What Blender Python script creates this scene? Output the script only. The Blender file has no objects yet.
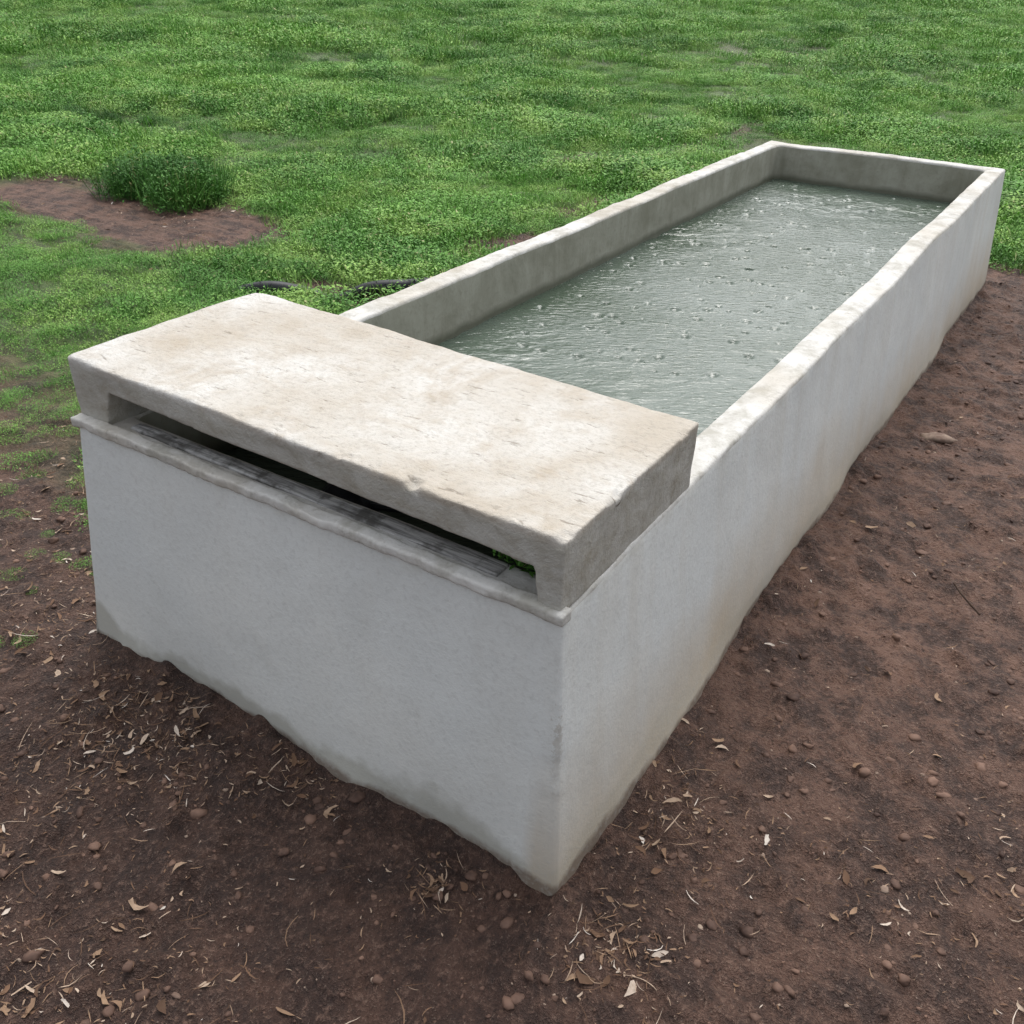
import bpy, bmesh, math, numpy as np
from mathutils import Matrix, Vector
rng=np.random.default_rng(7)
scene=bpy.context.scene
# ---------------------------------------------------------------- helpers
def _h(ix,iy,iz,seed):
    n=(ix*374761393+iy*668265263+iz*2147483647+seed*1274126177)&0xFFFFFFFF
    n=((n^(n>>13))*1274126177)&0xFFFFFFFF
    n=((n^(n>>16))*2246822519)&0xFFFFFFFF
    n=n^(n>>15)
    return (n&0xFFFFFF)/float(0xFFFFFF)*2-1
def vn(x,y,z=0.0,seed=0):
    x=np.asarray(x,float);y=np.asarray(y,float);z=np.zeros_like(x)+z
    ix=np.floor(x).astype(np.int64);iy=np.floor(y).astype(np.int64);iz=np.floor(z).astype(np.int64)
    fx=x-ix;fy=y-iy;fz=z-iz
    fx=fx*fx*(3-2*fx);fy=fy*fy*(3-2*fy);fz=fz*fz*(3-2*fz)
    r=0
    for a in (0,1):
        for b in (0,1):
            for c in (0,1):
                w=(fx if a else 1-fx)*(fy if b else 1-fy)*(fz if c else 1-fz)
                r=r+w*_h(ix+a,iy+b,iz+c,seed)
    return r
def fbm(x,y,z=0.0,seed=0,o=4,g=.5):
    r=0;a=1
    for i in range(o):
        r=r+a*vn(np.asarray(x)*2**i+i*17.3,np.asarray(y)*2**i-i*9.1,np.asarray(z)*2**i,seed+i);a*=g
    return r
def sst(a,b,x):
    t=np.clip((x-a)/(b-a),0,1);return t*t*(3-2*t)
def mk(name,v,f,mat=None,smooth=True,parent=None,link=True):
    me=bpy.data.meshes.new(name)
    v=np.asarray(v,np.float32)
    if len(f) and isinstance(f,np.ndarray):
        nf,k=f.shape
        me.vertices.add(len(v));me.vertices.foreach_set('co',v.ravel())
        me.loops.add(nf*k);me.loops.foreach_set('vertex_index',f.astype(np.int32).ravel())
        me.polygons.add(nf);me.polygons.foreach_set('loop_start',np.arange(0,nf*k,k,dtype=np.int32))
        me.update(calc_edges=True);me.validate()
    else:
        me.from_pydata([tuple(map(float,p)) for p in v],[],f);me.update()
    me.polygons.foreach_set('use_smooth',[bool(smooth)]*len(me.polygons))
    ob=bpy.data.objects.new(name,me)
    if link: scene.collection.objects.link(ob)
    if mat: me.materials.append(mat)
    if parent: ob.parent=parent
    return ob
def gridfaces(nu,nv,wrap=False):
    i=np.arange(nu if wrap else nu-1);j=np.arange(nv-1)
    I,J=np.meshgrid(i,j,indexing='ij');I2=(I+1)%nu
    return np.stack([I*nv+J,I2*nv+J,I2*nv+J+1,I*nv+J+1],-1).reshape(-1,4)
class NT:
    def __init__(s,name):
        s.m=bpy.data.materials.new(name);s.m.use_nodes=True;s.t=s.m.node_tree;s.t.nodes.clear()
        s.out=s.n('ShaderNodeOutputMaterial')
    def n(s,t,**k):
        nd=s.t.nodes.new(t)
        for a,b in k.items(): setattr(nd,a,b)
        return nd
    def l(s,a,b): s.t.links.new(a,b)
    def coord(s): 
        return s.n('ShaderNodeTexCoord').outputs['Object']
    def mapv(s,v,sc):
        m=s.n('ShaderNodeMapping');m.inputs['Scale'].default_value=sc;s.l(v,m.inputs[0]);return m.outputs[0]
    def noise(s,v,scale,detail=6,rough=.6,dist=0):
        n=s.n('ShaderNodeTexNoise');n.inputs['Scale'].default_value=scale;n.inputs['Detail'].default_value=detail
        n.inputs['Roughness'].default_value=rough;n.inputs['Distortion'].default_value=dist;s.l(v,n.inputs['Vector']);return n.outputs[0]
    def ramp(s,f,st):
        r=s.n('ShaderNodeValToRGB');e=r.color_ramp.elements
        while len(e)<len(st): e.new(.5)
        for i,(p,c) in enumerate(st):
            e[i].position=p;e[i].color=(c,c,c,1) if isinstance(c,(int,float)) else (*c,1)
        s.l(f,r.inputs[0]);return r.outputs[0]
    def mix(s,f,a,b,mode='MIX'):
        m=s.n('ShaderNodeMix',data_type='RGBA',blend_type=mode)
        for sock,v in ((m.inputs[0],f),(m.inputs[6],a),(m.inputs[7],b)):
            if isinstance(v,(int,float)): sock.default_value=v
            elif isinstance(v,tuple): sock.default_value=(*v,1)
            else: s.l(v,sock)
        return m.outputs[2]
    def math(s,op,a,b=0.0,c=None,clamp=False):
        m=s.n('ShaderNodeMath',operation=op,use_clamp=clamp)
        for i,v in enumerate((a,b) if c is None else (a,b,c)):
            if isinstance(v,(int,float)): m.inputs[i].default_value=v
            else: s.l(v,m.inputs[i])
        return m.outputs[0]
    def sep(s,v):
        x=s.n('ShaderNodeSeparateXYZ');s.l(v,x.inputs[0]);return x.outputs
    def mr(s,v,a,b,c=0,d=1):
        m=s.n('ShaderNodeMapRange');s.l(v,m.inputs[0])
        for i,k in enumerate((a,b,c,d)): m.inputs[i+1].default_value=k
        return m.outputs[0]
    def bump(s,h,st=.5,d=.01,prev=None):
        b=s.n('ShaderNodeBump');b.inputs['Strength'].default_value=st;b.inputs['Distance'].default_value=d
        s.l(h,b.inputs['Height'])
        if prev is not None: s.l(prev,b.inputs['Normal'])
        return b.outputs[0]
    def attr(s,name):
        a=s.n('ShaderNodeAttribute');a.attribute_name=name;return a
    def bsdf(s,col,rough=.9,nrm=None,spec=.3,**k):
        b=s.n('ShaderNodeBsdfPrincipled')
        if isinstance(col,tuple): b.inputs['Base Color'].default_value=(*col,1)
        else: s.l(col,b.inputs['Base Color'])
        if isinstance(rough,(int,float)): b.inputs['Roughness'].default_value=rough
        else: s.l(rough,b.inputs['Roughness'])
        b.inputs['Specular IOR Level'].default_value=spec
        for a,v in k.items(): b.inputs[a].default_value=v
        if nrm is not None: s.l(nrm,b.inputs['Normal'])
        s.l(b.outputs[0],s.out.inputs[0]);return b
# ---------------------------------------------------------------- materials
def mat_wall():
    t=NT('painted_render');v=t.coord();z=t.sep(v)[2];x=t.sep(v)[0];y=t.sep(v)[1]
    big=t.noise(v,2.2,3,.6);fine=t.noise(v,85,3,.75);mid=t.noise(v,11,5,.65,.2)
    col=t.mix(t.ramp(big,[(.35,0.),(.7,1.)]),(.68,.70,.685),(.76,.775,.75))
    col=t.mix(t.math('MULTIPLY',t.ramp(mid,[(.52,0.),(.75,1.)]),.24),col,(.56,.56,.52))
    st=t.noise(t.mapv(v,(9,9,.8)),1.4,5,.6)
    sidew=t.mr(y,.0,.03,1,0)
    col=t.mix(t.math('MULTIPLY',t.ramp(st,[(.42,0.),(.78,1.)]),t.math('ADD',.08,t.math('MULTIPLY',sidew,.22))),col,(.54,.49,.40))
    d=t.math('ADD',t.mr(z,.0,.42,1,0),t.math('MULTIPLY',t.math('SUBTRACT',big,.5),.9),clamp=True)
    col=t.mix(t.math('MULTIPLY',t.ramp(d,[(.25,0.),(1.,1.)]),t.math('ADD',.15,t.math('MULTIPLY',sidew,.66))),col,(.50,.41,.29))
    g=t.math('ADD',t.mr(z,-.01,.15,1,0),t.math('MULTIPLY',t.math('SUBTRACT',t.noise(v,4,4,.6),.5),1.5),clamp=True)
    col=t.mix(t.math('MULTIPLY',t.ramp(g,[(.50,0.),(.68,1.)]),t.math('SUBTRACT',.66,t.math('MULTIPLY',sidew,.45))),col,(.38,.37,.31))
    d2=t.math('ADD',t.mr(z,-.01,.05,1,0),t.math('MULTIPLY',t.math('SUBTRACT',mid,.5),.9),clamp=True)
    col=t.mix(t.ramp(d2,[(.5,0.),(.8,.8)]),col,(.16,.115,.085))
    e=t.math('ADD',t.mr(z,.50,.575,0,.8),t.math('MULTIPLY',t.math('SUBTRACT',mid,.5),1.2),clamp=True)
    col=t.mix(t.math('MULTIPLY',t.ramp(e,[(.5,0.),(.8,1.)]),.34),col,(.52,.50,.43))
    cx=t.math('ADD',t.math('ABSOLUTE',t.math('ADD',x,.02)),t.math('ABSOLUTE',t.math('ADD',y,.02)))
    cr=t.math('ADD',t.mr(cx,.0,.040,1,0),t.math('MULTIPLY',t.math('SUBTRACT',t.noise(v,90,4,.8),.5),2.0),clamp=True)
    col=t.mix(t.math('MULTIPLY',t.ramp(cr,[(.66,0.),(.88,1.)]),t.mr(z,.18,.40,.0,.6)),col,(.34,.29,.22))
    col=t.mix(t.math('MULTIPLY',t.ramp(fine,[(.5,0.),(.70,1.)]),.30),col,(.46,.46,.44))
    h=t.math('ADD',t.math('MULTIPLY',mid,.4),t.math('MULTIPLY',fine,.35))
    t.bsdf(col,.9,t.bump(h,.35,.01),.15);return t.m
def mat_rim():
    t=NT('weathered_rim');v=t.coord()
    a=t.noise(v,9,5,.7,.3);b=t.noise(v,55,4,.7);c=t.noise(v,3,3,.6)
    col=t.mix(t.ramp(a,[(.36,0.),(.55,1.)]),(.41,.395,.35),(.61,.60,.57))
    col=t.mix(t.math('MULTIPLY',t.ramp(c,[(.48,0.),(.68,1.)]),.45),col,(.45,.40,.32))
    col=t.mix(t.ramp(b,[(.56,0.),(.74,.55)]),col,(.25,.23,.19))
    t.bsdf(col,.85,t.bump(t.math('ADD',a,t.math('MULTIPLY',b,.5)),.5,.008),.25);return t.m
def mat_inner():
    t=NT('stained_inner_render');v=t.coord();z=t.sep(v)[2]
    a=t.noise(v,7,4,.65,.3);b=t.noise(v,50,3,.7);s=t.noise(t.mapv(v,(12,12,1.)),1.5,4,.6)
    col=t.mix(t.ramp(a,[(.35,0.),(.65,1.)]),(.27,.265,.21),(.37,.365,.305))
    col=t.mix(t.ramp(s,[(.5,0.),(.75,.45)]),col,(.21,.20,.15))
    col=t.mix(t.ramp(b,[(.55,0.),(.75,.4)]),col,(.18,.17,.13))
    w=t.math('ADD',t.mr(z,.39,.45,1,0),t.math('MULTIPLY',t.math('SUBTRACT',a,.5),.8),clamp=True)
    col=t.mix(t.ramp(w,[(.3,0.),(.7,.85)]),col,(.11,.115,.08))
    t.bsdf(col,t.mr(z,.40,.47,.45,.9),t.bump(t.math('ADD',a,t.math('MULTIPLY',b,.4)),.4,.008),.3);return t.m
def mat_slab():
    t=NT('slab_concrete');v=t.coord();z=t.sep(v)[2]
    a=t.noise(v,2.6,5,.6,.3);b=t.noise(v,85,4,.8);c=t.noise(t.mapv(v,(1.0,.6,1.)),20,5,.75,.3)
    sc=t.noise(t.mapv(v,(3.0,.8,1)),17,5,.75,.3)
    col=t.mix(t.ramp(a,[(.38,0.),(.60,1.)]),(.455,.405,.335),(.605,.59,.555))
    col=t.mix(t.ramp(c,[(.48,0.),(.68,.55)]),col,(.43,.37,.295))
    col=t.mix(t.ramp(t.noise(v,5,4,.7,.6),[(.53,0.),(.70,.55)]),col,(.37,.295,.205))
    col=t.mix(t.ramp(sc,[(.60,0.),(.67,.75)]),col,(.20,.17,.13))
    col=t.mix(t.ramp(b,[(.50,0.),(.73,.55)]),col,(.30,.265,.22))
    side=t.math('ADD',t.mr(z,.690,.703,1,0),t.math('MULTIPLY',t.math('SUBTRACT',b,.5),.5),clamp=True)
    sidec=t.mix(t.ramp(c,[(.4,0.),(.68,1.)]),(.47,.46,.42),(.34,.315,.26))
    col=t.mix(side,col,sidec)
    h=t.math('ADD',t.math('MULTIPLY',c,.6),t.math('ADD',t.math('MULTIPLY',b,.6),t.math('MULTIPLY',sc,-.6)))
    t.bsdf(col,.7,t.bump(h,.7,.008),.35);return t.m
def mat_wood():
    t=NT('weathered_board');v=t.coord()
    g=t.noise(t.mapv(v,(30,1.6,30)),4,5,.7,.3);b=t.noise(v,14,4,.65)
    col=t.mix(t.ramp(g,[(.35,0.),(.60,1.)]),(.13,.125,.12),(.55,.54,.52))
    col=t.mix(t.ramp(b,[(.50,0.),(.62,.85)]),col,(.10,.095,.085))
    t.bsdf(col,.85,t.bump(g,.6,.005),.2);return t.m
def mat_water():
    t=NT('trough_water');v=t.coord()
    a=t.noise(v,1.6,3,.6,.3)
    r=t.n('ShaderNodeMapping');r.inputs['Rotation'].default_value=(0,0,-.57);t.l(v,r.inputs[0])
    m=t.mapv(r.outputs[0],(1.0,.36,1))
    w2=t.noise(m,75,2,.5,.3)
    col=t.mix(t.ramp(a,[(.35,0.),(.65,1.)]),(.060,.088,.060),(.115,.145,.120))
    nr=t.bump(w2,.6,.010)
    t.bsdf(col,.03,nr,.5,IOR=1.45);return t.m
def mat_ground():
    t=NT('soil_and_turf');v=t.coord();ga=t.attr('turf').outputs['Fac'];x=t.sep(v)[0]
    n1=t.noise(v,1.3,3,.6,.0);n2=t.noise(v,9,5,.7,.0);n3=t.noise(v,70,4,.75);n4=t.noise(v,230,2,.7)
    damp=t.math('ADD',t.mr(x,-.5,1.3,0,.5),t.math('MULTIPLY',n1,.6))
    soil=t.mix(t.ramp(damp,[(.28,0.),(.85,1.)]),(.072,.037,.026),(.205,.113,.079))
    soil=t.mix(t.ramp(n2,[(.42,.85),(.58,0.)]),soil,(.042,.023,.018))
    soil=t.mix(t.ramp(n3,[(.53,0.),(.68,.6)]),soil,(.26,.16,.118))
    soil=t.mix(t.ramp(n4,[(.61,0.),(.72,.5)]),soil,(.36,.27,.21))
    soil=t.mix(t.ramp(n3,[(.31,.85),(.46,0.)]),soil,(.028,.016,.013))
    gr=t.mix(t.ramp(n2,[(.35,0.),(.65,1.)]),(.05,.080,.022),(.10,.17,.042))
    gr=t.mix(t.ramp(n3,[(.45,0.),(.7,.6)]),gr,(.15,.22,.065))
    col=t.mix(ga,soil,gr)
    h=t.math('ADD',t.math('MULTIPLY',n2,.6),t.math('ADD',t.math('MULTIPLY',n3,.65),t.math('MULTIPLY',n4,.28)))
    t.bsdf(col,.68,t.bump(h,1.,.034),.4);return t.m
def mat_leafy(name,dark,mid,light,dry=(.25,.2,.1)):
    t=NT(name);lv=t.attr('lv').outputs['Fac']
    p=t.n('ShaderNodeNewGeometry').outputs['Position']
    n=t.noise(p,.5,3,.6);n2=t.noise(p,2.2,3,.7)
    col=t.mix(t.ramp(n,[(.38,0.),(.6,1.)]),dark,mid)
    col=t.mix(t.ramp(n2,[(.47,0.),(.62,.85)]),col,light)
    col=t.mix(1.0,col,t.mix(lv,(.55,.6,.5),(1.45,1.40,1.3)),'MULTIPLY')
    col=t.mix(t.ramp(lv,[(.97,0.),(.98,.8)]),col,dry)
    t.bsdf(col,.6,None,.2)
    return t.m
def mat_litter():
    t=NT('dry_leaf');lv=t.attr('lv').outputs['Fac'];v=t.coord()
    col=t.ramp(lv,[(0,(.05,.03,.022)),(.35,(.16,.09,.055)),(.6,(.32,.21,.135)),(.85,(.50,.39,.30)),(1,(.72,.67,.61))])
    col=t.mix(t.ramp(t.noise(v,120,2,.6),[(.4,0.),(.7,.35)]),col,(.12,.08,.05))
    t.bsdf(col,.8,None,.2);return t.m
def mat_simple(name,c1,c2,sc,rough=.6,spec=.4,bs=.3):
    t=NT(name);v=t.coord();n=t.noise(v,sc,4,.65)
    t.bsdf(t.mix(t.ramp(n,[(.38,0.),(.62,1.)]),c1,c2),rough,t.bump(n,bs,.005),spec);return t.m
WALL=mat_wall();RIM=mat_rim();INNER=mat_inner();SLAB=mat_slab();WATER=mat_water();GROUND=mat_ground();WOOD=mat_wood()
GRASS=mat_leafy('grass_blades',(.080,.215,.040),(.150,.335,.066),(.25,.41,.100),(.36,.32,.17))
CLUMP=mat_leafy('weed_leaves',(.04,.125,.022),(.06,.18,.034),(.10,.24,.05))
LITTER=mat_litter()
STONE=mat_simple('pebble_stone',(.16,.105,.08),(.34,.26,.20),14,.85,.3)
CLOD=mat_simple('earth_clod',(.05,.027,.020),(.19,.112,.08),9,.75,.35,.6)
PLASTIC=mat_simple('black_polythene',(.008,.009,.012),(.02,.022,.028),20,.5,.4,.05)
# ---------------------------------------------------------------- trough
TOPZ=.5745; XL,YL=4.33,1.20
trough=bpy.data.objects.new('water_trough',None);scene.collection.objects.link(trough)
def loop(ins,r,nx=330,ny=96,nc=7):
    x0,x1,y0,y1=ins,XL-ins,ins,YL-ins
    P=[]
    def line(a,b,n):
        for i in range(n): s=i/n;P.append((a[0]+(b[0]-a[0])*s,a[1]+(b[1]-a[1])*s))
    def arc(c,a0):
        for i in range(nc): a=a0+math.pi/2*i/nc;P.append((c[0]+r*math.cos(a),c[1]+r*math.sin(a)))
    arc((x0+r,y0+r),math.pi);line((x0+r,y0),(x1-r,y0),nx)
    arc((x1-r,y0+r),-math.pi/2);line((x1,y0+r),(x1,y1-r),ny)
    arc((x1-r,y1-r),0);line((x1-r,y1),(x0+r,y1),nx)
    arc((x0+r,y1-r),math.pi/2);line((x0,y1-r),(x0,y0+r),ny)
    return np.array(P)
prof=[]
for z in np.linspace(-.14,TOPZ-.009,60): prof.append((-(TOPZ-z)*.088,z,.009,0))
T=.078
for a in np.linspace(0,math.pi/2,5)[1:]: prof.append((.008-.008*math.cos(a),TOPZ-.008+.008*math.sin(a),.010,1))
for s in np.linspace(0,1,8)[1:-1]: prof.append((.008+(T-.018)*s,TOPZ+.001,.02,1))
for a in np.linspace(0,math.pi/2,5): prof.append((T-.010+.010*math.sin(a),TOPZ-.010+.010*math.cos(a),.03,1))
for z in np.linspace(TOPZ-.016,.12,30): prof.append((T+(TOPZ-z)*.03,z,.035,2))
cols=[]
for ins,z,r,s in prof:
    L=loop(ins,r);cols.append(np.column_stack([L,np.full(len(L),z)]))
V=np.stack(cols,1);nu,nv=V.shape[:2]
P=V.reshape(-1,3).copy()
sec=np.tile(np.array([p[3] for p in prof]),nu)
low=fbm(P[:,0]*2.5,P[:,1]*2.5,P[:,2]*2.5,3,3)
hi=fbm(P[:,0]*22,P[:,1]*22,P[:,2]*22,9,4)
edge=np.exp(-((P[:,2]-TOPZ)/.014)**2)
dx=np.minimum(np.abs(P[:,0]),np.abs(P[:,0]-XL));dy=np.minimum(np.abs(P[:,1]),np.abs(P[:,1]-YL))
amp=.0035*low+.0006*hi+edge*.0018*hi
front=(dx<dy)&(P[:,0]<XL/2)
foot=np.exp(-np.maximum(P[:,2],0)/.06)*(sec==0)
amp=amp+foot*np.where(front,.022,0)*fbm(P[:,0]*2.,P[:,1]*2.3,P[:,2]*3,66,3)*sst(.0,.4,P[:,1]+.06)
amp=amp+foot*np.where(front,0,.012)*fbm(P[:,0]*2.,P[:,1]*2.4,P[:,2]*3,67,3)*sst(.0,.5,P[:,0]+.05)
nx_=np.where(dx<dy,np.where(P[:,0]<XL/2,-1,1),0);ny_=np.where(dx<dy,0,np.where(P[:,1]<YL/2,-1,1))
P[:,0]+=nx_*amp;P[:,1]+=ny_*amp
P[:,2]+=edge*(.004*fbm(P[:,0]*3,P[:,1]*3,0,21,3)+.0014*hi)
cd=np.exp(-(((P[:,0]+.02)**2+(P[:,1]+.02)**2)/.0007))*(sec==0)*sst(.08,.25,P[:,2])
ch=cd*.0035*np.abs(fbm(P[:,2]*26,P[:,0]*20,P[:,1]*20,44,3));P[:,0]+=ch;P[:,1]+=ch
F=gridfaces(nu,nv,True)
sh=mk('trough_shell',P,F,WALL,True,trough)
sh.data.materials.append(RIM);sh.data.materials.append(INNER)
fs=sec.reshape(nu,nv)[:,1:].reshape(-1)
sh.data.polygons.foreach_set('material_index',fs.astype(np.int32))
mk('trough_floor',[(.08,.08,.125),(XL-.08,.08,.125),(XL-.08,YL-.08,.125),(.08,YL-.08,.125)],[(0,1,2,3)],INNER,False,trough)
def solid(name,polys_verts,faces,voxel,mat,amp,fr,seed,parent,extra=None):
    me=bpy.data.meshes.new(name+'_src');me.from_pydata(polys_verts,[],faces)
    bm=bmesh.new();bm.from_mesh(me);bmesh.ops.recalc_face_normals(bm,faces=bm.faces);bm.to_mesh(me);bm.free()
    ob=bpy.data.objects.new(name,me);scene.collection.objects.link(ob)
    m=ob.modifiers.new('r','REMESH');m.mode='VOXEL';m.voxel_size=voxel
    m=ob.modifiers.new('s','SMOOTH');m.iterations=1;m.factor=.5
    dg=bpy.context.evaluated_depsgraph_get();me2=bpy.data.meshes.new_from_object(ob.evaluated_get(dg))
    ob.modifiers.clear();ob.data=me2
    n=len(me2.vertices);co=np.empty(n*3);me2.vertices.foreach_get('co',co);co=co.reshape(-1,3)
    no=np.empty(n*3);me2.vertices.foreach_get('normal',no);no=no.reshape(-1,3)
    d=amp*fbm(co[:,0]*fr,co[:,1]*fr,co[:,2]*fr,seed,4)
    co=co+no*d[:,None]
    if extra is not None: co=extra(co)
    me2.vertices.foreach_set('co',co.ravel());me2.materials.clear();me2.materials.append(mat)
    me2.polygons.foreach_set('use_smooth',[True]*len(me2.polygons));me2.update()
    ob.parent=parent;return ob
def extr(profile,a,b):
    n=len(profile);v=[(a(y),y,z) for y,z in profile]+[(b(y),y,z) for y,z in profile]
    f=[tuple(range(n)),tuple(range(2*n-1,n-1,-1))]+[(i,(i+1)%n,n+(i+1)%n,n+i) for i in range(n)]
    return v,f
SB=TOPZ-.004;ST=.7080
pr=[(.003,SB),(.045,SB),(.055,.643),(1.095,.655),(1.12,SB),(1.212,SB),(1.218,ST+.002),(.003,ST)]
v,f=extr(pr,lambda y:.001+.018*y/1.2,lambda y:.499+.055*y/1.2)
def slab_extra(co):
    top=co[:,2]>.69
    e=np.exp(-((co[:,2]-.707)/.02)**2)
    co[:,0]+=e*.0035*fbm(co[:,1]*5,co[:,2]*3,0,5,4)
    co[:,2]+=top*.0012*fbm(co[:,0]*7,co[:,1]*7,0,8,4)
    # chipped arrises
    chip=np.maximum(0,fbm(co[:,1]*20,co[:,0]*20,0,61,3)-.45)
    co[:,2]-=e*chip*.012*(co[:,2]>.695)*((co[:,0]<.03)|(co[:,1]<.015))
    rear=np.exp(-(((co[:,0]-.55)**2+(co[:,1]-1.22)**2)/.0012))
    co[:,0]-=rear*.014;co[:,1]-=rear*.010
    return co
slab=solid('cover_slab',v,f,.0045,SLAB,.0012,18,5,trough,slab_extra)
pl=[(-.008,.560),(1.210,.560),(1.210,.583),(-.008,.580)]
v,f=extr(pl,lambda y:-.010,lambda y:.020)
def lipx(co):
    k=fbm(co[:,1]*16,co[:,2]*4,0,31,4);co[:,2]+=.0022*k*(co[:,2]>.57);co[:,0]+=-.0030*fbm(co[:,1]*22,co[:,2]*9,0,35,4)*(co[:,0]<0)
    return co
lip=solid('ledge_lip',v,f,.0035,RIM,.0015,40,12,trough,lipx)
v,f=extr([(.14,.570),(1.07,.572),(1.07,.581),(.14,.580)],lambda y:.028+.006*(y-.1),lambda y:.070-.008*y)
solid('ledge_board',v,f,.003,WOOD,.0010,30,19,trough)
v,f=extr([(.08,.1),(1.12,.1),(1.12,.560),(.08,.560)],lambda y:.40,lambda y:.485)
solid('divider_wall',v,f,.012,INNER,.003,10,17,trough)
bm=bmesh.new()
bmesh.ops.create_uvsphere(bm,u_segments=20,v_segments=12,radius=.065,matrix=Matrix.Translation((.20,.62,.46)))
def rod(bm,a,b,r):
    a=Vector(a);b=Vector(b);q=(b-a).to_track_quat('Z','Y').to_matrix().to_4x4()
    bmesh.ops.create_cone(bm,cap_ends=True,segments=14,radius1=r,radius2=r,depth=(b-a).length,matrix=Matrix.Translation((a+b)/2)@q)
rod(bm,(.20,.60,.47),(.20,.25,.56),.007);rod(bm,(.20,.27,.56),(.20,.09,.56),.018);rod(bm,(.20,.22,.54),(.20,.22,.60),.022)
me=bpy.data.meshes.new('float_valve');bm.to_mesh(me);bm.free();me.materials.append(PLASTIC)
fv=bpy.data.objects.new('float_valve',me);scene.collection.objects.link(fv);fv.parent=trough
# ---------------------------------------------------------------- water
WZ=.398
gx=np.arange(.075,XL-.07,.007);gy=np.arange(.075,YL-.07,.007)
X,Y=np.meshgrid(gx,gy,indexing='ij')
s=(.84*X+.54*Y);q=(-.54*X+.84*Y)
wz=.0040*fbm(s*7+.9*vn(X*3,Y*3,0,60),q*3.0,0,50,2)+.0036*fbm(s*19+1.4*vn(X*5,Y*5,0,61),q*8,0,53,2)+.0012*fbm(s*48,q*22,0,57,1)
Z=WZ+wz*(.80+.9*vn(X*1.8,Y*1.8,0,64))
for k in range(170):
    cx=rng.uniform(1.3,4.15);cy=rng.uniform(.12,1.07);R=rng.uniform(.008,.020)
    d=np.hypot(X-cx,Y-cy);m=d<R*3
    Z[m]+=(-.010*np.exp(-(d[m]/(R*.8))**2)+.0020*np.cos((d[m]-R*1.2)/R*3.)*np.exp(-((d[m]-R*1.3)/(R*.7))**2))
water=mk('water',np.column_stack([X.ravel(),Y.ravel(),Z.ravel()]),gridfaces(len(gx),len(gy)),WATER)
# ---------------------------------------------------------------- ground
def axis(a,b,st,lo,hi):
    c=list(np.arange(a,b,st));s=st;x=c[-1]
    while x<hi: s=min(s*1.09,25);x+=s;c.append(x)
    s=st;x=c[0];l=[]
    while x>lo: s=min(s*1.09,25);x-=s;l.append(x)
    return np.array(l[::-1]+c)
ax=axis(-1.1,4.6,.0095,-300,400);ay=axis(-1.3,2.3,.0095,-300,400)
def ellip(x,y,cx,cy,rx,ry,n=.55):
    return np.hypot((x-cx)/rx,(y-cy)/ry)+n*fbm(x*2.4,y*2.4,0,77,4)
def turf(x,y):
    n=fbm(x*1.7,y*1.7,0,70,4)
    a=sst(.30,1.20,x+.20*n-.04*(y-1.5))
    b=sst(4.55,4.95,x+.25*n)
    left=sst(1.05,1.35,y)
    g=np.maximum(a*left,b)
    for cx,cy,rx,ry in ((2.72,4.70,.50,1.15),(2.66,4.0,.34,.55),(3.3,2.42,.45,.24),(4.6,2.35,.6,.2),(8.3,2.75,.5,.2),(2.3,2.35,.20,.35),(6.0,3.3,.4,.16)):
        g=g*sst(.65,1.25,ellip(x,y,cx,cy,rx,ry))
    thin=sst(.30,.75,fbm(x*.42,y*.42,0,120,4))*sst(2.5,5,np.hypot(x,y))
    return np.clip(g*(1-.20*thin),0,1)
def gh(x,y):
    tf=turf(x,y)
    z=.010*fbm(x*1.1,y*1.1,0,1,3)+.0075*fbm(x*6,y*6,0,4,3)*(1-.3*tf)+.0070*fbm(x*24,y*24,0,14,3)
    z=z+.011*np.maximum(0,fbm(x*13,y*13,0,24,3)-.25)*2
    dd=np.maximum(np.maximum(-x,x-XL),np.maximum(-y,y-YL))
    z=z+.012*np.exp(-np.maximum(dd-.05,0)/.05)-.012
    z=z-.020*np.exp(-((x+.05)**2+(y+.05)**2)/.03)
    z=z+.03*tf*np.maximum(0,fbm(x*1.3,y*1.3,0,88,2))
    r=np.hypot(x,y);z=z+sst(6,40,r)*.5*fbm(x*.06,y*.06,0,91,3)
    return z
X,Y=np.meshgrid(ax,ay,indexing='ij')
Z=gh(X,Y)
ground=mk('ground',np.column_stack([X.ravel(),Y.ravel(),Z.ravel()]),gridfaces(len(ax),len(ay)),GROUND)
at=ground.data.attributes.new('turf','FLOAT','POINT');at.data.foreach_set('value',turf(X,Y).ravel().astype(np.float32))
# ---------------------------------------------------------------- grass
def leaves_mesh(name,base,dirv,length,width,bend,mat):
    n=len(base);V=[]
    up=np.array([0,0,1.]);side=np.cross(dirv,up);side/=np.linalg.norm(side,axis=1)[:,None]+1e-9
    prof=[(0,.35),(.5,1.),(1.,.05)]
    for tt,w in prof:
        c=base+dirv*(length*tt)[:,None]-up*(bend*tt*tt)[:,None]
        V.append(c-side*(width*w/2)[:,None]);V.append(c+side*(width*w/2)[:,None])
    V=np.stack(V,1);m=6
    f0=np.array([[0,1,3,2],[2,3,5,4]])
    F=(np.arange(n)[:,None,None]*m+f0[None]).reshape(-1,4)
    ob=mk(name,V.reshape(-1,3),F,mat,False,None,False)
    a=ob.data.attributes.new('lv','FLOAT','POINT');a.data.foreach_set('value',np.repeat(rng.random(n),m).astype(np.float32))
    return ob
protos=bpy.data.collections.new('grass_protos')
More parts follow.
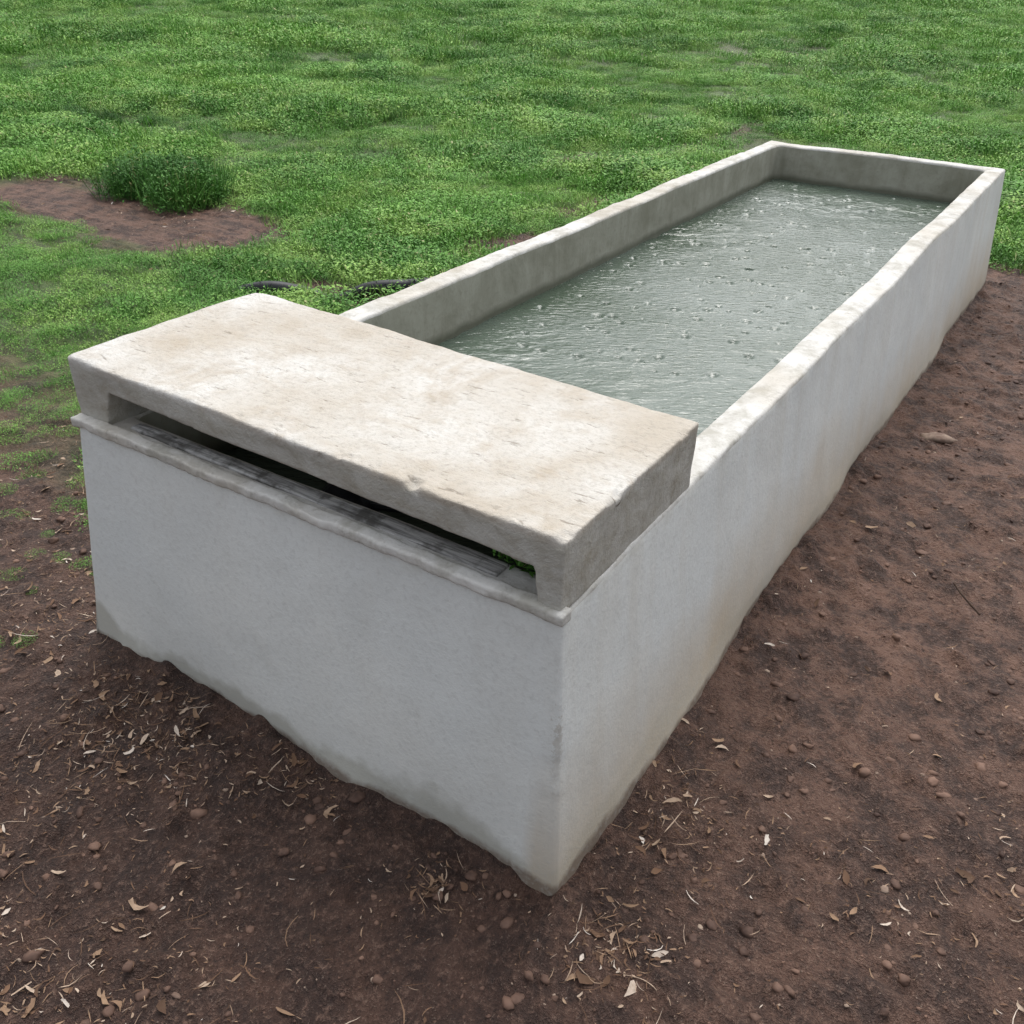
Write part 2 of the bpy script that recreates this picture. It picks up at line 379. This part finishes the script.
for k in range(8):
    n=[520,520,460,520,460,300,340,420][k];R=.15
    rr=R*rng.random(n)**.62;th=rng.random(n)*6.283
    hN=.006+.046*rng.random(n)*(1-(rr/R)**2*.65)
    isblade=rng.random(n)<(.38 if k<6 else .8)
    base=np.column_stack([rr*np.cos(th),rr*np.sin(th),np.where(isblade,0,hN)-.004])
    el=np.where(isblade,rng.uniform(.7,1.45,n),rng.uniform(-.1,.9,n));az=rng.random(n)*6.283
    d=np.column_stack([np.cos(el)*np.cos(az),np.cos(el)*np.sin(az),np.sin(el)])
    ln=np.where(isblade,rng.uniform(.022,.055,n),rng.uniform(.007,.015,n))*(1.2 if k>=6 else 1)
    wd=np.where(isblade,rng.uniform(.0018,.003,n),rng.uniform(.0042,.0075,n))
    ob=leaves_mesh('grass_tuft_%d'%k,base,d,ln,wd,ln*rng.uniform(.0,.45,n),GRASS);protos.objects.link(ob)
def scatter(name,coll,pos,scl,pid,tilt=.12):
    ob=mk(name,pos,[],None,False)
    n=len(pos);me=ob.data
    a=me.attributes.new('scl','FLOAT','POINT');a.data.foreach_set('value',scl.astype(np.float32))
    a=me.attributes.new('pid','INT','POINT');a.data.foreach_set('value',pid.astype(np.int32))
    r=np.column_stack([rng.normal(0,tilt,n),rng.normal(0,tilt,n),rng.random(n)*6.283]).astype(np.float32)
    a=me.attributes.new('rt','FLOAT_VECTOR','POINT');a.data.foreach_set('vector',r.ravel())
    g=bpy.data.node_groups.new(name+'_gn','GeometryNodeTree')
    g.interface.new_socket('Geometry',in_out='INPUT',socket_type='NodeSocketGeometry');g.interface.new_socket('Geometry',in_out='OUTPUT',socket_type='NodeSocketGeometry')
    N=g.nodes;gi=N.new('NodeGroupInput');go=N.new('NodeGroupOutput')
    ip=N.new('GeometryNodeInstanceOnPoints');ci=N.new('GeometryNodeCollectionInfo');ci.inputs[0].default_value=coll
    ci.inputs['Separate Children'].default_value=True;ci.inputs['Reset Children'].default_value=True
    ip.inputs['Pick Instance'].default_value=True
    def na(nm,ty):
        x=N.new('GeometryNodeInputNamedAttribute');x.data_type=ty;x.inputs[0].default_value=nm;return x.outputs[0]
    L=g.links.new
    L(gi.outputs[0],ip.inputs['Points']);L(ci.outputs[0],ip.inputs['Instance']);L(na('pid','INT'),ip.inputs['Instance Index'])
    L(na('scl','FLOAT'),ip.inputs['Scale']);L(na('rt','FLOAT_VECTOR'),ip.inputs['Rotation']);L(ip.outputs[0],go.inputs[0])
    m=ob.modifiers.new('scatter','NODES');m.node_group=g
    return ob
pts=[];scs=[]
def zone(x0,x1,y0,y1,dens,sc,rmin,rmax):
    n=int((x1-x0)*(y1-y0)*dens);x=rng.uniform(x0,x1,n);y=rng.uniform(y0,y1,n)
    r=np.hypot(x+1,y+.5);t=turf(x,y);cl=.5+.9*fbm(x*1.3,y*1.3,0,81,3)
    inside=(x>-.12)&(x<XL+.1)&(y>-.12)&(y<YL+.14)
    k=(r>=rmin)&(r<rmax)&(rng.random(n)<t**1.2)&(t>.04)&~inside
    x,y,t,cl=x[k],y[k],t[k],cl[k]
    pts.append(np.column_stack([x,y,gh(x,y)]));scs.append(sc*(.42+.68*t)*(.60+.9*np.clip(cl,0,1.3))*rng.uniform(.7,1.3,len(x)))
zone(-2,7,-4,7,122,1.0,0,7)
zone(-4,14,-8,14,54,1.25,7,14)
zone(-4,30,-16,30,16,1.9,14,30)
zone(-5,60,-20,60,2.5,4.0,30,60)
# stray seedlings in the thin strip between turf and bare soil
n=170;x=rng.uniform(-.35,.75,n);y=rng.uniform(1.3,3.2,n)
pts.append(np.column_stack([x,y,gh(x,y)]));scs.append(rng.uniform(.18,.5,n)*(.5+.6*sst(-.3,.7,x)))
pos=np.concatenate(pts);scl=np.concatenate(scs)
scatter('grass',protos,pos,scl,rng.integers(0,8,len(pos)))
wp=bpy.data.collections.new('weed_protos')
for k in range(3):
    n=1200;h=.20;th=rng.random(n)*6.283;rr=.16*np.sqrt(rng.random(n));zz=h*rng.random(n)*(1-(rr/.19)**2)
    base=np.column_stack([rr*np.cos(th),rr*np.sin(th),zz])
    blade=rng.random(n)<.25;base[blade,2]=0
    el=np.where(blade,rng.uniform(.8,1.5,n),rng.uniform(-.2,1.,n));az=rng.random(n)*6.283
    d=np.column_stack([np.cos(el)*np.cos(az),np.cos(el)*np.sin(az),np.sin(el)])
    ln=np.where(blade,rng.uniform(.12,.26,n),rng.uniform(.012,.028,n));wd=np.where(blade,.003,rng.uniform(.005,.010,n))
    wp.objects.link(leaves_mesh('weed_%d'%k,base,d,ln,wd,ln*rng.uniform(0,.4,n),CLUMP))
c=[]
for cx,cy,s,n in ((3.2,4.72,.36,30),(6.5,6.0,.5,7),(9.5,8.5,.7,7),(4.6,7.5,.4,5),(7.2,-.2,.4,8),(6.3,.6,.3,6)):
    for i in range(n):
        x=cx+rng.normal(0,s*.42);y=cy+rng.normal(0,s*.6);c.append((x,y,float(gh(np.array([x]),np.array([y]))[0])-.01,rng.uniform(.5,1.5) if cx==3.2 else rng.uniform(.4,.9)))
c=np.array(c);scatter('weed_clump',wp,c[:,:3],c[:,3],rng.integers(0,3,len(c)))
n=260;base=np.column_stack([rng.uniform(.075,.125,n),.06+.12*rng.random(n)**1.3,np.full(n,.574)])
el=rng.uniform(.2,1.4,n);az=rng.random(n)*6.283
mo=leaves_mesh('moss',base,np.column_stack([np.cos(el)*np.cos(az),np.cos(el)*np.sin(az),np.sin(el)]),rng.uniform(.012,.030,n),np.full(n,.007),np.full(n,.002),GRASS)
scene.collection.objects.link(mo)
# ---------------------------------------------------------------- leaf litter
def litter(name,centers,bg,lmin,lmax,straw=.3,lo=1.6,hi2=1.8):
    xs=[];ys=[]
    for cx,cy,s,m in centers: xs.append(rng.normal(cx,s,m));ys.append(rng.normal(cy,s,m))
    xs.append(rng.uniform(-1.1,3.2,bg));ys.append(rng.uniform(-1.3,2.9,bg))
    x=np.concatenate(xs);y=np.concatenate(ys)
    # litter gathers in drifts
    keep=rng.random(len(x))<np.clip(.62+.9*fbm(x*4,y*4,0,130,3),.12,1)
    k=~((x>-.07)&(x<XL+.06)&(y>-.065)&(y<YL+.06))&keep;x=x[k];y=y[k];n=len(x)
    ln=rng.uniform(lmin,lmax,n)*rng.uniform(.5,1,n);st=rng.random(n)<straw
    wd=np.where(st,rng.uniform(.001,.0026,n),ln*rng.uniform(.16,.5,n));ln=np.where(st,ln*1.9,ln)
    az=rng.random(n)*6.283;pitch=rng.normal(0,.14,n);roll=rng.normal(0,.4,n);curl=rng.normal(.1,.3,n);bow=rng.normal(0,np.where(st,.09,.18),n)
    V=[];T5=[(0,.12),(.2,.75),(.45,1.),(.75,.7),(1,.06)]
    blunt=rng.random(n)<.4
    dx,dy=np.cos(az),np.sin(az);sx,sy=-dy,dx
    z0=gh(x,y)+.0025
    lj=rng.uniform(.6,1.3,(n,10))
    for i,(tt,w) in enumerate(T5):
        w=np.where(blunt,max(w,.55),w)
        a=ln*(tt-.5);o=bow*ln*(4*(tt-.5)**2)
        for j,sg in enumerate((-1,0,1)):
            ww=wd*w*.5*sg*(lj[:,i*2+(j>1)] if sg else 1)
            zz=z0+np.abs(np.sin(pitch))*ln*.5+a*np.sin(pitch)+curl*ln*(4*(tt-.5)**2)*.35+ww*np.sin(roll)+abs(sg)*wd*w*.12
            V.append(np.column_stack([x+dx*a+sx*(o+ww),y+dy*a+sy*(o+ww),np.maximum(zz,gh(x+dx*a,y+dy*a)+.0008)]))
    V=np.stack(V,1).reshape(-1,3)
    f0=np.array([[r*3+j,r*3+j+1,r*3+j+4,r*3+j+3] for r in range(4) for j in range(2)])
    F=(np.arange(n)[:,None,None]*15+f0[None]).reshape(-1,4)
    ob=mk(name,V,F,LITTER,True)
    a=ob.data.attributes.new('lv','FLOAT','POINT');a.data.foreach_set('value',np.repeat(rng.beta(lo,hi2,n),15).astype(np.float32))
    return ob
C=[(-.16,.97,.08,130),(-.13,.80,.05,70),(-.49,.77,.10,180),(-.64,.47,.10,140),(-.55,1.0,.15,120),(-.12,-.19,.055,240),(-.14,.53,.045,100),(-.17,.14,.03,45),(.39,-.73,.12,60),
   (-.25,1.35,.2,260),(.1,1.7,.25,300),(.4,2.2,.3,220),(.45,-.16,.1,60),(.9,-.13,.25,60),(.1,-.4,.15,50),(-.4,.2,.2,40),(2.72,4.6,.45,500),(2.6,3.9,.25,200),(3.3,2.4,.3,120),(1.6,-.15,.4,60),(.2,-.14,.08,60)]
litter('leaf_litter',C,520,.010,.040,.42,1.7,1.6)
litter('plant_debris',[(cx,cy,s*1.6,m*4) for cx,cy,s,m in C],7000,.004,.014,.5,1.3,1.8)
# ---------------------------------------------------------------- pebbles and clods
def stones(name,x,y,r,mat,seed,sub=2):
    ico=bmesh.new();bmesh.ops.create_icosphere(ico,subdivisions=sub,radius=1);iv=np.array([v.co for v in ico.verts]);iff=np.array([[v.index for v in f.verts] for f in ico.faces]);ico.free()
    n=len(x);z=gh(x,y);m=len(iv)
    S=np.column_stack([rng.uniform(.7,1.3,n),rng.uniform(.6,1.1,n),rng.uniform(.3,.6,n)])*r[:,None]
    A=iv[None]+np.zeros((n,1,1));o=np.arange(n)[:,None]*3.1
    k=1+.42*fbm(A[...,0]*1.8+o,A[...,1]*1.8,A[...,2]*1.8,seed,2)
    A=A*k[...,None]*S[:,None,:]
    a=rng.random(n)*6.28;ca,sa=np.cos(a)[:,None],np.sin(a)[:,None]
    V=np.stack([A[...,0]*ca-A[...,1]*sa+x[:,None],A[...,0]*sa+A[...,1]*ca+y[:,None],A[...,2]+(z+S[:,2]*.1)[:,None]],-1).reshape(-1,3)
    F=(np.arange(n)[:,None,None]*m+iff[None]).reshape(-1,3)
    return mk(name,V,F,mat,True)
def soilpts(n):
    x=rng.uniform(-1.2,4.4,n);y=rng.uniform(-1.3,2.0,n)
    k=~((x>-.075)&(x<XL+.07)&(y>-.075)&(y<YL+.07))&(turf(x,y)<.5);return x[k],y[k]
x,y=soilpts(1200);stones('gravel',x,y,.002+.006*rng.random(len(x))**5,STONE,3)
x,y=soilpts(10000);stones('soil_clods',x,y,.002+.012*rng.random(len(x))**5,CLOD,5,2)
stones('rock',np.array([2.33]),np.array([-.235]),np.array([.045]),STONE,8)
# ---------------------------------------------------------------- pipe, stick
def tube(name,path,r,mat):
    cu=bpy.data.curves.new(name,'CURVE');cu.dimensions='3D';cu.bevel_depth=r;cu.bevel_resolution=4;cu.use_fill_caps=True
    sp=cu.splines.new('BEZIER');sp.bezier_points.add(len(path)-1)
    for p,q in zip(sp.bezier_points,path): p.co=q;p.handle_left_type=p.handle_right_type='AUTO'
    ob=bpy.data.objects.new(name,cu);scene.collection.objects.link(ob);cu.materials.append(mat);return ob
tube('black_pipe',[(1.9,3.0,-.05),(2.02,2.82,.024),(2.13,2.66,.005),(2.20,2.52,-.03),(2.30,2.38,.034),(2.42,2.24,.044),(2.55,2.16,.034),(2.7,1.9,-.05),(2.9,1.3,-.08)],.034,PLASTIC)
tube('twig',[(1.26,-.545,.014),(1.32,-.49,.018),(1.37,-.462,.014)],.0028,LITTER)
# ---------------------------------------------------------------- light: overcast sky with broken cloud, veiled sun beyond the trough
w=bpy.data.worlds.new('World');scene.world=w;w.use_nodes=True;nt=w.node_tree
bg=nt.nodes['Background'];sky=nt.nodes.new('ShaderNodeTexSky');sky.sky_type='NISHITA';sky.sun_disc=False
EL,AZ=math.radians(60),math.radians(20)
sdir=Vector((math.cos(EL)*math.cos(AZ),math.cos(EL)*math.sin(AZ),math.sin(EL)))
sky.sun_elevation=EL;sky.sun_rotation=math.pi/2-AZ
sky.dust_density=6;sky.air_density=1.0;sky.ozone_density=1.0
hs=nt.nodes.new('ShaderNodeHueSaturation');hs.inputs['Saturation'].default_value=.25
tc=nt.nodes.new('ShaderNodeTexCoord');cn=nt.nodes.new('ShaderNodeTexNoise');cn.inputs['Scale'].default_value=2.6;cn.inputs['Detail'].default_value=4;cn.inputs['Roughness'].default_value=.55
mp=nt.nodes.new('ShaderNodeMapping');mp.inputs['Scale'].default_value=(1,1,1.6);nt.links.new(tc.outputs['Generated'],mp.inputs[0]);nt.links.new(mp.outputs[0],cn.inputs['Vector'])
cr=nt.nodes.new('ShaderNodeValToRGB');cr.color_ramp.elements[0].position=.38;cr.color_ramp.elements[0].color=(.34,.35,.36,1);cr.color_ramp.elements[1].position=.62;cr.color_ramp.elements[1].color=(1,1,1,1)
nt.links.new(cn.outputs[0],cr.inputs[0])
mm=nt.nodes.new('ShaderNodeVectorMath');mm.operation='MULTIPLY';nt.links.new(sky.outputs[0],hs.inputs['Color'])
m2=nt.nodes.new('ShaderNodeVectorMath');m2.operation='SCALE';m2.inputs['Scale'].default_value=2.6
nt.links.new(cr.outputs[0],m2.inputs[0]);nt.links.new(hs.outputs[0],mm.inputs[0]);nt.links.new(m2.outputs[0],mm.inputs[1])
nt.links.new(mm.outputs[0],bg.inputs[0]);bg.inputs[1].default_value=.14
ld=bpy.data.lights.new('sun','SUN');ld.energy=.6;ld.angle=math.radians(35);ld.color=(1,.965,.90)
lo=bpy.data.objects.new('sun',ld);scene.collection.objects.link(lo);lo.rotation_euler=(-sdir).to_track_quat('-Z','Y').to_euler()
# ---------------------------------------------------------------- camera
r=np.array([0.9225,-0.5258,-0.8934]);th=np.linalg.norm(r)
cam=bpy.data.cameras.new('camera');co=bpy.data.objects.new('camera',cam);scene.collection.objects.link(co)
co.matrix_world=Matrix.Translation((-1.0135,-.5411,1.461))@Matrix.Rotation(th,4,Vector(r/th))
cam.sensor_width=36;cam.sensor_fit='HORIZONTAL';cam.lens=36*928.7/1024;cam.clip_start=.05;cam.clip_end=2000
scene.camera=co
scene.view_settings.view_transform='Standard';scene.view_settings.look='None';scene.view_settings.exposure=0
print('grass',len(pos))
